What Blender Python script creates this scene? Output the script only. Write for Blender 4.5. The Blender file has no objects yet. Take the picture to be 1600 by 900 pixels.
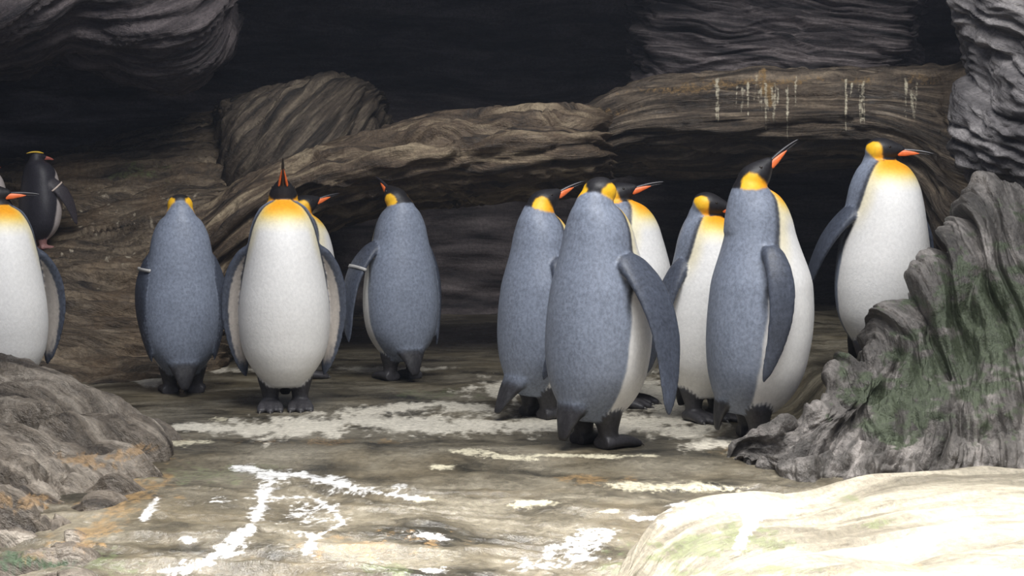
import bpy, math
import numpy as np
from mathutils import Vector, Matrix, Euler, kdtree

scene = bpy.context.scene
col = scene.collection
rad = math.radians

# ------------------------------------------------------------------ camera, world, lights, exposure
F_PX = 2222.0                       # focal length for a 1600x900 frame
CAM = Vector((0.0, 0.0, 0.82))
TILT = math.atan(148.0 / F_PX)      # horizon at y = 302
cam_data = bpy.data.cameras.new('camera')
cam_data.sensor_width = 36.0
cam_data.lens = F_PX * 36.0 / 1600.0
cam_data.clip_start = 0.05
cam = bpy.data.objects.new('camera', cam_data)
cam.location = CAM
cam.rotation_euler = (math.pi / 2 - TILT, 0, 0)
col.objects.link(cam)
scene.camera = cam

world = bpy.data.worlds.new('world')
scene.world = world
world.use_nodes = True
world.node_tree.nodes['Background'].inputs[0].default_value = (0.62, 0.70, 0.92, 1)
world.node_tree.nodes['Background'].inputs[1].default_value = 0.30

def area(name, loc, target, sx, sy, power, colour):
    d = bpy.data.lights.new(name, 'AREA')
    d.shape = 'RECTANGLE'; d.size = sx; d.size_y = sy; d.energy = power; d.color = colour
    o = bpy.data.objects.new(name, d); col.objects.link(o)
    o.location = loc
    o.rotation_euler = (Vector(target) - Vector(loc)).to_track_quat('-Z', 'Y').to_euler()
    return o

def spot(name, loc, target, power, colour, angle, blend, size=0.15):
    d = bpy.data.lights.new(name, 'SPOT')
    d.energy = power; d.color = colour; d.spot_size = rad(angle); d.spot_blend = blend
    d.shadow_soft_size = size
    o = bpy.data.objects.new(name, d); col.objects.link(o)
    o.location = loc
    o.rotation_euler = (Vector(target) - Vector(loc)).to_track_quat('-Z', 'Y').to_euler()
    return o

area('skylight_offscreen', (0.5, 2.6, 4.6), (0.2, 5.0, 0.2), 3.4, 1.8, 335, (1.0, 0.995, 0.99))
fs = area('skylight_front_offscreen', (0.5, 2.9, 4.6), (0.5, 3.0, 0.0), 3.4, 0.9, 85, (1.0, 0.97, 0.93))
fs.data.spread = rad(40)
spot('sunbeam_offscreen', (2.4, 1.8, 4.6), (1.35, 3.25, 0.0), 300, (1.0, 0.96, 0.88), 32, 1.0, 0.25)

vs = scene.view_settings
vs.view_transform = 'Standard'
vs.look = 'None'
vs.gamma = 1.0
vs.use_curve_mapping = False
vs.exposure = 0.0

# ------------------------------------------------------------------ numeric helpers
def P(px, py, D):
    """point on the ray of a photo pixel at ground distance D from the camera"""
    dx = (px - 800.0) / F_PX; dz = (450.0 - py) / F_PX
    c, s = math.cos(TILT), math.sin(TILT)
    d = (dx, c + dz * s, -s + dz * c)
    k = D / d[1]
    return np.array((CAM.x + d[0] * k, CAM.y + D, CAM.z + d[2] * k))

def to_px(V):
    V = np.asarray(V)
    c, s = math.cos(TILT), math.sin(TILT)
    x = V[..., 0] - CAM.x; y = V[..., 1] - CAM.y; z = V[..., 2] - CAM.z
    fw = y * c - z * s
    up = y * s + z * c
    fw = np.maximum(fw, 0.05)
    return 800 + F_PX * x / fw, 450 - F_PX * up / fw

def _h(ix, iy, iz, seed):
    n = (ix.astype(np.int64) * 374761393 + iy.astype(np.int64) * 668265263 +
         iz.astype(np.int64) * 2147483647 + seed * 1274126177) & 0xFFFFFFFF
    n = ((n ^ (n >> 13)) * 1274126177) & 0xFFFFFFFF
    n = ((n ^ (n >> 16)) * 2246822519) & 0xFFFFFFFF
    return ((n ^ (n >> 15)) & 0xFFFF) / 32767.5 - 1.0

def vn(x, y, z=None, seed=0):
    x = np.asarray(x, float); y = np.asarray(y, float)
    z = np.zeros_like(x) if z is None else np.asarray(z, float)
    x0 = np.floor(x); y0 = np.floor(y); z0 = np.floor(z)
    fx = x - x0; fy = y - y0; fz = z - z0
    fx = fx * fx * (3 - 2 * fx); fy = fy * fy * (3 - 2 * fy); fz = fz * fz * (3 - 2 * fz)
    r = 0
    for a in (0, 1):
        for b in (0, 1):
            ww = (fx if a else 1 - fx) * (fy if b else 1 - fy)
            if not z.any():
                r = r + ww * _h(x0 + a, y0 + b, z0, seed)
            else:
                r = r + ww * ((1 - fz) * _h(x0 + a, y0 + b, z0, seed) + fz * _h(x0 + a, y0 + b, z0 + 1, seed))
    return r

def fbm(x, y, z=None, octaves=4, seed=0, gain=0.5):
    r = 0; a = 1.0; f = 1.0; t = 0
    for i in range(octaves):
        r = r + a * vn(np.asarray(x) * f, np.asarray(y) * f, None if z is None else np.asarray(z) * f, seed + i * 17)
        t += a; a *= gain; f *= 2.07
    return r / t

def sstep(a, b, x):
    t = np.clip((np.asarray(x, float) - a) / (b - a), 0, 1)
    return t * t * (3 - 2 * t)

def cr(pts, n):
    """Catmull-Rom through pts, n samples uniform in arc length"""
    pts = np.asarray(pts, float)
    q = np.vstack([2 * pts[0] - pts[1], pts, 2 * pts[-1] - pts[-2]])
    out = []
    for i in range(1, len(q) - 2):
        t = np.linspace(0, 1, 24, endpoint=False)[:, None]
        p0, p1, p2, p3 = q[i - 1], q[i], q[i + 1], q[i + 2]
        out.append(0.5 * (2 * p1 + (p2 - p0) * t + (2 * p0 - 5 * p1 + 4 * p2 - p3) * t ** 2 + (3 * p1 - p0 - 3 * p2 + p3) * t ** 3))
    out = np.vstack(out + [pts[-1][None]])
    d = np.r_[0, np.cumsum(np.linalg.norm(np.diff(out[:, :3], axis=0), axis=1))]
    s = np.linspace(0, d[-1], n)
    return np.stack([np.interp(s, d, out[:, k]) for k in range(out.shape[1])], 1)

def interp_cr(xs, ys, x):
    """smooth monotone-ish interpolation of station tables"""
    xs = np.asarray(xs, float); ys = np.asarray(ys, float); x = np.asarray(x, float)
    m = np.gradient(ys, xs)
    i = np.clip(np.searchsorted(xs, x) - 1, 0, len(xs) - 2)
    h = xs[i + 1] - xs[i]; t = np.clip((x - xs[i]) / h, 0, 1)
    return ((2 * t**3 - 3 * t**2 + 1) * ys[i] + (t**3 - 2 * t**2 + t) * h * m[i] +
            (-2 * t**3 + 3 * t**2) * ys[i + 1] + (t**3 - t**2) * h * m[i + 1])

# ------------------------------------------------------------------ object helpers
def mesh_obj(name, verts, faces, mat, parent=None, smooth=True, uv=None, cols=None, masks=None):
    me = bpy.data.meshes.new(name)
    verts = np.asarray(verts, float)
    me.from_pydata(verts.tolist(), [], faces.tolist() if isinstance(faces, np.ndarray) else faces)
    if smooth:
        me.polygons.foreach_set('use_smooth', np.ones(len(me.polygons), bool))
    if uv is not None:
        li = np.empty(len(me.loops), np.int32); me.loops.foreach_get('vertex_index', li)
        l = me.uv_layers.new(name='UVMap')
        l.data.foreach_set('uv', np.asarray(uv, np.float32)[li].ravel())
    if cols is not None:
        a = me.color_attributes.new('Col', 'FLOAT_COLOR', 'POINT')
        c = np.ones((len(verts), 4), np.float32); c[:, :cols.shape[1]] = cols
        a.data.foreach_set('color', c.ravel())
    if masks:
        for k, v in masks.items():
            a = me.attributes.new(k, 'FLOAT', 'POINT')
            a.data.foreach_set('value', np.asarray(v, np.float32))
    me.materials.append(mat)
    me.update()
    o = bpy.data.objects.new(name, me)
    col.objects.link(o)
    if parent is not None:
        o.parent = parent
    return o

def tag(o, label=None, cat=None, group=None, kind=None):
    if label: o['label'] = label
    if cat: o['category'] = cat
    if group: o['group'] = group
    if kind: o['kind'] = kind
    return o

def grid_faces(nv, nu, wrap=False):
    i = np.arange(nv - 1)[:, None]; j = np.arange(nu if wrap else nu - 1)[None, :]
    j2 = (j + 1) % nu
    return np.stack([i * nu + j, i * nu + j2, (i + 1) * nu + j2, (i + 1) * nu + j], -1).reshape(-1, 4)

# ------------------------------------------------------------------ materials
def new_mat(name):
    m = bpy.data.materials.new(name); m.use_nodes = True
    nt = m.node_tree
    for n in list(nt.nodes): nt.nodes.remove(n)
    out = nt.nodes.new('ShaderNodeOutputMaterial')
    b = nt.nodes.new('ShaderNodeBsdfPrincipled')
    nt.links.new(b.outputs[0], out.inputs[0])
    return m, nt, b

def N(nt, t, **kw):
    n = nt.nodes.new(t)
    for k, v in kw.items():
        if k.startswith('i_'):
            n.inputs[k[2:].replace('_', ' ')].default_value = v
        else:
            setattr(n, k, v)
    return n

def ramp(nt, stops):
    r = nt.nodes.new('ShaderNodeValToRGB')
    e = r.color_ramp.elements
    while len(e) < len(stops): e.new(0.5)
    for k, (p, c) in enumerate(stops):
        e[k].position = p; e[k].color = (*c, 1)
    return r

def mix(nt, fac, a, b, blend='MIX'):
    m = nt.nodes.new('ShaderNodeMix'); m.data_type = 'RGBA'; m.blend_type = blend
    for s, v in ((0, fac), (6, a), (7, b)):
        if isinstance(v, (int, float)): m.inputs[s].default_value = v
        elif isinstance(v, tuple): m.inputs[s].default_value = (*v, 1)
        else: nt.links.new(v, m.inputs[s])
    return m.outputs[2]

def rock_mat(name, dark, midc, light, stretch=(3, 22), rough=(0.35, 0.7), masks=(), tint=None, bump=0.25, fine=1.0, tint_amount=0.6):
    """layered rock: streaks follow the bedding (UV in metres), blotches in object space.
    masks: (attribute, colour, roughness or None)"""
    m, nt, b = new_mat(name)
    L = nt.links.new
    uv = N(nt, 'ShaderNodeUVMap', uv_map='UVMap')
    mp = N(nt, 'ShaderNodeMapping'); mp.inputs['Scale'].default_value = (stretch[0], stretch[1], 1)
    L(uv.outputs[0], mp.inputs[0])
    n1 = N(nt, 'ShaderNodeTexNoise', i_Scale=1.0, i_Detail=7.0, i_Roughness=0.62, i_Distortion=0.4)
    L(mp.outputs[0], n1.inputs['Vector'])
    tc = N(nt, 'ShaderNodeTexCoord')
    n2 = N(nt, 'ShaderNodeTexNoise', i_Scale=3.1, i_Detail=6.0, i_Roughness=0.6)
    L(tc.outputs['Object'], n2.inputs['Vector'])
    n3 = N(nt, 'ShaderNodeTexNoise', i_Scale=55.0 * fine, i_Detail=5.0, i_Roughness=0.7)
    L(tc.outputs['Object'], n3.inputs['Vector'])
    r1 = ramp(nt, [(0.36, dark), (0.5, midc), (0.66, light)])
    L(n1.outputs['Fac'], r1.inputs[0])
    c = r1.outputs[0]
    if tint:
        r2 = ramp(nt, [(0.47, (0, 0, 0)), (0.66, (1, 1, 1))])
        L(n2.outputs['Fac'], r2.inputs[0])
        mu = N(nt, 'ShaderNodeMath', operation='MULTIPLY'); mu.inputs[1].default_value = tint_amount
        L(r2.outputs[0], mu.inputs[0])
        c = mix(nt, mu.outputs[0], c, tint)
    r3 = ramp(nt, [(0.3, (0.62, 0.62, 0.62)), (0.7, (1.3, 1.3, 1.3))])
    L(n3.outputs['Fac'], r3.inputs[0])
    c = mix(nt, 1.0, c, r3.outputs[0], 'MULTIPLY')
    rr = N(nt, 'ShaderNodeMapRange'); rr.inputs['To Min'].default_value = rough[0]; rr.inputs['To Max'].default_value = rough[1]
    rr.inputs['From Min'].default_value = 0.3; rr.inputs['From Max'].default_value = 0.7
    L(n2.outputs['Fac'], rr.inputs['Value'])
    for att, colour, *soft in masks:
        amp = soft[0] if soft else 1.7
        a = N(nt, 'ShaderNodeAttribute', attribute_name=att)
        # break the edge up with the fine noise
        ad = N(nt, 'ShaderNodeMath', operation='MULTIPLY_ADD'); ad.inputs[1].default_value = amp; ad.inputs[2].default_value = -amp / 2
        L(n3.outputs['Fac'], ad.inputs[0])
        a2 = N(nt, 'ShaderNodeMath', operation='ADD'); L(a.outputs['Fac'], a2.inputs[0]); L(ad.outputs[0], a2.inputs[1])
        mr = N(nt, 'ShaderNodeMapRange', interpolation_type='SMOOTHSTEP')
        mr.inputs['From Min'].default_value = 0.25; mr.inputs['From Max'].default_value = 0.95
        L(a2.outputs[0], mr.inputs['Value'])
        m2 = N(nt, 'ShaderNodeMath', operation='MULTIPLY')
        mm = N(nt, 'ShaderNodeMath', operation='MINIMUM'); mm.inputs[1].default_value = soft[1] if len(soft) > 1 else 1.0
        am = N(nt, 'ShaderNodeMath', operation='MULTIPLY'); am.inputs[1].default_value = 4.0
        L(a.outputs['Fac'], am.inputs[0]); L(am.outputs[0], mm.inputs[0])
        L(mr.outputs[0], m2.inputs[0]); L(mm.outputs[0], m2.inputs[1])
        mm2 = mix(nt, 1.0, (*colour,), r3.outputs[0], 'MULTIPLY')
        c = mix(nt, m2.outputs[0], c, mm2)
    L(c, b.inputs['Base Color'])
    L(rr.outputs[0], b.inputs['Roughness'])
    mp2 = N(nt, 'ShaderNodeMapping'); mp2.inputs['Scale'].default_value = (stretch[0] * 3, stretch[1] * 3.2, 1)
    L(uv.outputs[0], mp2.inputs[0])
    n4 = N(nt, 'ShaderNodeTexNoise', i_Scale=1.0, i_Detail=6.0, i_Roughness=0.65)
    L(mp2.outputs[0], n4.inputs['Vector'])
    sm = N(nt, 'ShaderNodeMath', operation='MULTIPLY_ADD'); sm.inputs[1].default_value = 0.5
    L(n3.outputs['Fac'], sm.inputs[0]); L(n4.outputs['Fac'], sm.inputs[2])
    bp = N(nt, 'ShaderNodeBump', i_Strength=min(1.0, bump * 2.4), i_Distance=0.02)
    L(sm.outputs[0], bp.inputs['Height'])
    L(bp.outputs[0], b.inputs['Normal'])
    return m

def plain_mat(name, colour, rough=0.5, noise=0.15, scale=60.0):
    m, nt, b = new_mat(name)
    tc = N(nt, 'ShaderNodeTexCoord')
    n = N(nt, 'ShaderNodeTexNoise', i_Scale=scale, i_Detail=4.0)
    nt.links.new(tc.outputs['Object'], n.inputs['Vector'])
    lo = tuple(max(0, c * (1 - noise)) for c in colour); hi = tuple(min(1, c * (1 + noise)) for c in colour)
    r = ramp(nt, [(0.3, lo), (0.7, hi)])
    nt.links.new(n.outputs['Fac'], r.inputs[0])
    nt.links.new(r.outputs[0], b.inputs['Base Color'])
    b.inputs['Roughness'].default_value = rough
    return m

def plumage_mat():
    m, nt, b = new_mat('plumage')
    L = nt.links.new
    a = N(nt, 'ShaderNodeVertexColor', layer_name='Col')
    tc = N(nt, 'ShaderNodeTexCoord')
    n = N(nt, 'ShaderNodeTexNoise', i_Scale=95.0, i_Detail=4.0, i_Roughness=0.65)
    mp = N(nt, 'ShaderNodeMapping'); mp.inputs['Scale'].default_value = (1, 1, 0.8)
    L(tc.outputs['Object'], mp.inputs[0]); L(mp.outputs[0], n.inputs['Vector'])
    n2 = N(nt, 'ShaderNodeTexNoise', i_Scale=7.0, i_Detail=3.0)
    L(tc.outputs['Object'], n2.inputs['Vector'])
    r = ramp(nt, [(0.3, (0.60, 0.60, 0.60)), (0.7, (1.32, 1.32, 1.32))])
    L(n.outputs['Fac'], r.inputs[0])
    r2 = ramp(nt, [(0.3, (0.88, 0.88, 0.88)), (0.7, (1.1, 1.1, 1.1))])
    L(n2.outputs['Fac'], r2.inputs[0])
    bw = N(nt, 'ShaderNodeRGBToBW'); L(a.outputs[0], bw.inputs[0])
    mr = N(nt, 'ShaderNodeMapRange'); mr.inputs['From Min'].default_value = 0.1; mr.inputs['From Max'].default_value = 0.5
    mr.inputs['To Min'].default_value = 1.0; mr.inputs['To Max'].default_value = 0.22
    L(bw.outputs[0], mr.inputs['Value'])
    c = mix(nt, mr.outputs[0], a.outputs[0], mix(nt, 1.0, a.outputs[0], r.outputs[0], 'MULTIPLY'))
    c = mix(nt, mr.outputs[0], c, mix(nt, 1.0, c, r2.outputs[0], 'MULTIPLY'))
    L(c, b.inputs['Base Color'])
    b.inputs['Roughness'].default_value = 0.5
    b.inputs['Specular IOR Level'].default_value = 0.4
    bp = N(nt, 'ShaderNodeBump', i_Strength=0.28, i_Distance=0.004)
    L(n.outputs['Fac'], bp.inputs['Height']); L(bp.outputs[0], b.inputs['Normal'])
    return m

M_PLUM = plumage_mat()
M_BILL = plain_mat('bill_horn', (0.022, 0.020, 0.024), 0.32)
M_PLATE = plain_mat('bill_plate_orange', (0.80, 0.17, 0.045), 0.4, 0.1)
M_RED = plain_mat('bill_red_brown', (0.42, 0.10, 0.07), 0.4, 0.15)
M_EYE = plain_mat('eye_dark', (0.012, 0.008, 0.006), 0.12)
M_CLAW = plain_mat('claw_horn', (0.10, 0.095, 0.09), 0.35)
M_BAND = plain_mat('band_metal', (0.45, 0.44, 0.42), 0.35)
M_BANDP = plain_mat('band_pale', (0.70, 0.58, 0.50), 0.45)
M_CREST = plain_mat('crest_yellow', (0.75, 0.48, 0.04), 0.55)

BROWN = dict(dark=(0.018, 0.013, 0.010), midc=(0.118, 0.082, 0.052), light=(0.40, 0.315, 0.205))
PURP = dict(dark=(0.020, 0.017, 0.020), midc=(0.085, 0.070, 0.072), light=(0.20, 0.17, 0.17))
GREY = dict(dark=(0.055, 0.050, 0.045), midc=(0.115, 0.105, 0.096), light=(0.29, 0.265, 0.245))

# ------------------------------------------------------------------ rock sheets
def strata(amp=0.05, fu=1.6, fv=9.0, seed=1, rot=0.0, warp=0.06, lump=0.05, detail=1.0):
    """displacement with bedding ridges along u"""
    def f(u, v, X):
        c, s = math.cos(rot), math.sin(rot)
        a = u * c + v * s; b = -u * s + v * c
        b = b + warp * fbm(a * 2.0, b * 2.5, None, 3, seed + 5)
        r1 = np.minimum(np.abs(vn(a * fu, b * fv, None, seed)) * 2.4, 1.1)
        r2 = np.minimum(np.abs(vn(a * fu * 2.1 + 7, b * fv * 2.3, None, seed + 1)) * 2.4, 1.1)
        r3 = vn(a * fu * 5, b * fv * 5.2, None, seed + 2)
        r4 = vn(a * fu * 11, b * fv * 11, None, seed + 3)
        return (amp * (r1 - 0.7) + amp * 0.55 * (r2 - 0.7) + detail * amp * (0.32 * r3 + 0.16 * r4) +
                lump * fbm(X[..., 0] * 1.7, X[..., 2] * 1.7, X[..., 1] * 1.7, 3, seed + 9))
    return f

def sheet_surface(rows, nu, nv, disp, flip=False):
    R = np.stack([cr(r, nu) for r in rows])               # rows x nu x 3
    # average v spacing for resampling between rows
    d = np.r_[0, np.cumsum(np.linalg.norm(np.diff(R, axis=0), axis=2).mean(1))]
    s = np.linspace(0, d[-1], nv)
    m = np.gradient(R, d, axis=0)
    i = np.clip(np.searchsorted(d, s, side='right') - 1, 0, len(d) - 2)
    h = (d[i + 1] - d[i])[:, None, None]; t = ((s - d[i])[:, None, None]) / h
    V = ((2*t**3 - 3*t**2 + 1) * R[i] + (t**3 - 2*t**2 + t) * h * m[i] + (-2*t**3 + 3*t**2) * R[i + 1] + (t**3 - t**2) * h * m[i + 1])
    du = np.gradient(V, axis=1); dv = np.gradient(V, axis=0)
    nrm = np.cross(du, dv); nrm /= np.linalg.norm(nrm, axis=2, keepdims=True) + 1e-9
    if flip: nrm = -nrm
    um = np.cumsum(np.linalg.norm(du, axis=2).mean(0)); u = np.broadcast_to(um[None, :], V.shape[:2])
    vm = np.cumsum(np.linalg.norm(dv, axis=2).mean(1)); v = np.broadcast_to(vm[:, None], V.shape[:2])
    V = V + nrm * disp(u, v, V)[..., None]
    return V, u, v

def rock(name, rows, nu, nv, disp, mat, flip=False, maskf=None, uvrot=0.0):
    V, u, v = sheet_surface(rows, nu, nv, disp, flip)
    c, s = math.cos(uvrot), math.sin(uvrot)
    uv = np.stack([u * c + v * s, -u * s + v * c], -1).reshape(-1, 2)
    X = V.reshape(-1, 3)
    masks = maskf(X) if maskf else None
    F = grid_faces(nv, nu)
    if flip: F = F[:, ::-1]
    return mesh_obj(name, X, F, mat, uv=uv, masks=masks)

def row(pts): return np.array([P(*p) for p in pts])
def rows_from(cols_x, layers):
    return [row([(x, y, d) for x, y, d in zip(cols_x, L[0], L[1])]) for L in layers]

# pixel-space strokes that become stains on the surface
def stroke(px, py, pts, seed=0, rough=0.45, wl=26.0):
    """pts: (x, y, half_w, half_h) polyline; returns soft mask 0..1 with ragged edge"""
    res = np.zeros(px.shape)
    pts = list(pts)
    if len(pts) == 1: pts = pts * 2
    A = np.array(pts, float)
    sel = ((px > (A[:, 0] - 2.4 * A[:, 2]).min()) & (px < (A[:, 0] + 2.4 * A[:, 2]).max()) &
           (py > (A[:, 1] - 2.4 * A[:, 3]).min()) & (py < (A[:, 1] + 2.4 * A[:, 3]).max()))
    if not sel.any(): return res
    qx = px[sel]; qy = py[sel]
    best = np.full(qx.shape, 1e9)
    for (x0, y0, a0, b0), (x1, y1, a1, b1) in zip(pts[:-1], pts[1:]):
        a = (a0 + a1) / 2; b = (b0 + b1) / 2
        ax, ay = qx / a, qy / b
        p0 = np.array((x0 / a, y0 / b)); p1 = np.array((x1 / a, y1 / b)); dd = p1 - p0
        t = np.clip(((ax - p0[0]) * dd[0] + (ay - p0[1]) * dd[1]) / (dd @ dd + 1e-9), 0, 1)
        k0 = a0 / a + (a1 / a - a0 / a) * t
        best = np.minimum(best, np.hypot(ax - p0[0] - t * dd[0], ay - p0[1] - t * dd[1]) / np.maximum(k0, 0.05))
    n = fbm(qx / wl, qy / (wl * 0.42), None, 4, seed)
    n2 = fbm(qx / (wl * 0.3), qy / (wl * 0.13), None, 2, seed + 500)
    res[sel] = np.clip(1.2 - best + rough * (1.7 * n + 0.9 * n2), 0, 1) * sstep(2.3, 1.6, best)
    return res

# ------------------------------------------------------------------ floor height
def H(x, y):
    x = np.asarray(x, float); y = np.asarray(y, float)
    z = -0.045 * np.maximum(4.35 - y, 0) - 0.02 * sstep(4.5, 4.3, y)
    z = z + 0.150 * sstep(1.02, 1.20, x) * sstep(4.86, 4.96, y)
    z = z + 0.02 * fbm(x * 0.9, y * 1.1, None, 2, 3) * sstep(4.6, 4.0, y)
    z = z + 0.05 * np.exp(-(((x + 0.75) / 0.55) ** 2 + ((y - 3.55) / 0.4) ** 2))
    return z

# ------------------------------------------------------------------ the setting: floor, walls, added roof for shade
def build_floor():
    xs = np.linspace(-3.2, 3.2, 640)
    ys = np.concatenate([np.linspace(1.2, 2.7, 40, endpoint=False), np.linspace(2.7, 4.8, 330, endpoint=False),
                         np.linspace(4.8, 6.6, 150, endpoint=False), np.linspace(6.6, 9.9, 40)])
    Xg, Yg = np.meshgrid(xs, ys)
    Z = H(Xg, Yg)
    rough = 0.4 + 0.9 * sstep(4.45, 3.9, Yg)
    warp = 0.10 * fbm(Xg * 1.5, Yg * 2, None, 3, 41)
    rid = 1 - np.abs(vn(Xg * 1.6 + warp * 3, Yg * 7 + Xg * 0.8 + warp * 12, None, 42)) * 1.7
    rid2 = 1 - np.abs(vn(Xg * 3.6 + warp * 3, Yg * 17 + Xg * 2 + warp * 20, None, 43)) * 1.7
    Z = Z + rough * (0.012 * fbm(Xg * 5, Yg * 5, None, 4, 44) + 0.004 * fbm(Xg * 26, Yg * 26, None, 3, 45))
    Z = Z + sstep(4.4, 3.9, Yg) * (0.020 * (rid - 0.4) + 0.008 * (rid2 - 0.4)) + 0.018 * sstep(0.95, 1.15, Xg) * sstep(4.9, 5.1, Yg) * fbm(Xg * 6, Yg * 6, None, 4, 46)
    X = np.stack([Xg, Yg, Z], -1).reshape(-1, 3)
    px, py = to_px(X)
    S = lambda pts, seed, **k: stroke(px, py, pts, seed, **k)
    mx = np.maximum.reduce
    guano = mx([
        S([(300, 668, 60, 9), (430, 672, 110, 20), (560, 660, 120, 22), (700, 668, 110, 16), (860, 660, 120, 20)], 1),
        S([(590, 642, 60, 10), (690, 630, 50, 6), (740, 640, 60, 8)], 2),
        S([(960, 665, 60, 20), (1040, 660, 70, 30), (1110, 690, 60, 12)], 3),
        S([(1010, 610, 40, 34), (1060, 640, 40, 30)], 4),
        S([(225, 595, 40, 9), (250, 575, 20, 8)], 5), S([(370, 578, 40, 6), (480, 575, 40, 5), (600, 578, 90, 4), (700, 575, 30, 4)], 6),
        S([(780, 610, 60, 22)], 7, rough=0.6) * 0.75,
    ])
    cream = mx([
        S([(280, 692, 36, 5), (330, 690, 20, 4)], 8), S([(345, 655, 16, 4)], 9), S([(850, 711, 40, 3.5), (940, 713, 50, 4)], 10, rough=0.3),
        S([(985, 758, 60, 10), (1090, 762, 60, 9)], 11), S([(815, 787, 40, 6), (850, 785, 25, 5)], 12), S([(1010, 712, 30, 3)], 13, rough=0.3),
        S([(720, 703, 50, 3), (800, 716, 40, 3)], 14), S([(690, 730, 30, 5)], 15), S([(950, 800, 30, 4)], 16),
        S([(660, 780, 30, 4)], 17), S([(820, 718, 30, 3)], 18),
    ])
    water = mx([
        S([(385, 730, 24, 4), (425, 742, 34, 11), (475, 742, 28, 6), (540, 758, 30, 5), (590, 770, 26, 4), (655, 779, 22, 2.5)], 21, rough=0.6),
        S([(425, 745, 13, 12), (412, 772, 12, 14), (405, 800, 12, 14), (385, 835, 14, 12), (345, 865, 18, 9), (290, 892, 30, 6)], 22, rough=0.55),
        S([(430, 778, 14, 3), (490, 776, 16, 3), (522, 798, 10, 7), (535, 818, 10, 6), (500, 836, 14, 5), (450, 830, 12, 4)], 23, rough=0.7) * 0.8,
        S([(395, 778, 40, 3), (340, 784, 30, 3)], 39, rough=0.8) * 0.6, S([(480, 800, 50, 18)], 40, rough=0.9, wl=14) * 0.5,
        S([(560, 770, 40, 5), (620, 760, 30, 3)], 41, rough=0.8) * 0.6,
        S([(490, 840, 10, 8), (480, 862, 10, 6)], 24, rough=0.6), S([(245, 780, 7, 6), (224, 812, 5, 9)], 25, rough=0.6) * 0.9,
        S([(295, 845, 12, 6)], 26, rough=0.7), S([(655, 835, 18, 7), (690, 842, 12, 4)], 27, rough=0.8), S([(675, 890, 16, 5)], 28, rough=0.7),
        S([(1045, 815, 18, 8), (1080, 795, 40, 7), (1160, 782, 40, 8), (1200, 790, 50, 12), (1240, 788, 26, 8)], 29, rough=0.6),
        S([(1180, 800, 22, 9), (1168, 825, 10, 14), (1155, 850, 12, 8)], 30),
        S([(930, 830, 30, 6), (900, 870, 40, 9), (830, 885, 40, 7)], 31, rough=0.9) * 0.7,
        S([(1010, 810, 26, 5)], 32, rough=0.8) * 0.8,
    ])
    rust = np.clip(mx([S([(215, 700, 60, 14), (180, 730, 50, 16), (230, 760, 50, 16), (180, 800, 50, 14), (110, 850, 40, 12)], 51, rough=0.8) * 0.8,
                       S([(560, 855, 120, 20)], 52, rough=0.9) * 0.6, S([(930, 750, 60, 8)], 53, rough=0.8) * 0.7,
                       S([(1150, 700, 50, 10)], 54, rough=0.8) * 0.6, S([(500, 690, 140, 6)], 55, rough=0.6) * 0.6,
                       S([(470, 590, 60, 8)], 56) * 0.5]), 0, 1)
    moss = np.clip(mx([S([(300, 745, 90, 12), (370, 730, 60, 8)], 61, rough=0.8) * 0.55, S([(610, 890, 80, 14)], 62, rough=0.8) * 0.7,
                       S([(1080, 850, 90, 30), (1000, 880, 70, 20)], 63, rough=0.8) * 0.8, S([(150, 880, 80, 20)], 64, rough=0.7) * 0.8,
                       S([(690, 615, 70, 10)], 65, rough=0.7) * 0.6]), 0, 1)
    m = rock_mat('wet_floor_rock', (0.030, 0.027, 0.020), (0.115, 0.100, 0.072), (0.235, 0.21, 0.16), stretch=(3.2, 5.5),
                 rough=(0.12, 0.45), tint=(0.16, 0.125, 0.07), bump=0.22,
                 tint_amount=0.35,
                 masks=(('moss', (0.12, 0.15, 0.07), 1.6, 0.6), ('rust', (0.28, 0.175, 0.075), 1.8, 0.62), ('guano', (0.70, 0.65, 0.54), 0.8),
                        ('cream', (0.62, 0.57, 0.42), 2.0, 0.8), ('water', (0.74, 0.74, 0.73), 2.4, 0.82)))
    uv = np.stack([Xg, Yg], -1).reshape(-1, 2)
    o = mesh_obj('floor', X, grid_faces(len(ys), len(xs)), m, uv=uv,
                 masks=dict(guano=guano, cream=cream, water=water, rust=rust, moss=moss))
    return tag(o, 'wet brown rock ledge with pale droppings and white trickles', kind='structure')

build_floor()

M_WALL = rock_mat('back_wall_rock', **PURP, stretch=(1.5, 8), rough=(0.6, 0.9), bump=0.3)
def build_shell():
    base = [(-4.2, 1.5), (-4.6, 5.0), (-4.4, 8.6), (-2.0, 9.4), (1.0, 9.5), (4.2, 8.8), (4.7, 5.5), (4.4, 1.5)]
    rows_ = [np.array([(x, y, z) for x, y in base]) for z in (-0.6, 0.4, 1.2, 2.0, 2.7)]
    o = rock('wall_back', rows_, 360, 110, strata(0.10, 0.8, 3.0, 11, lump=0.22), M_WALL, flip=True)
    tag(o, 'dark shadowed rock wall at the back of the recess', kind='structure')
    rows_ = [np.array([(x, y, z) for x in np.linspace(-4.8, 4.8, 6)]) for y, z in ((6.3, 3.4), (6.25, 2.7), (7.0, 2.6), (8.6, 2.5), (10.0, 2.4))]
    o = rock('shade_ceiling', rows_, 160, 70, strata(0.06, 0.8, 3.0, 13, lump=0.12), M_WALL, flip=False)  # added out of view to block overhead light and keep the recess dark
    tag(o, 'added unseen rock roof shading the recess', kind='structure')
build_shell()

# ------------------------------------------------------------------ rocks
def mask_none(X): return None

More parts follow.
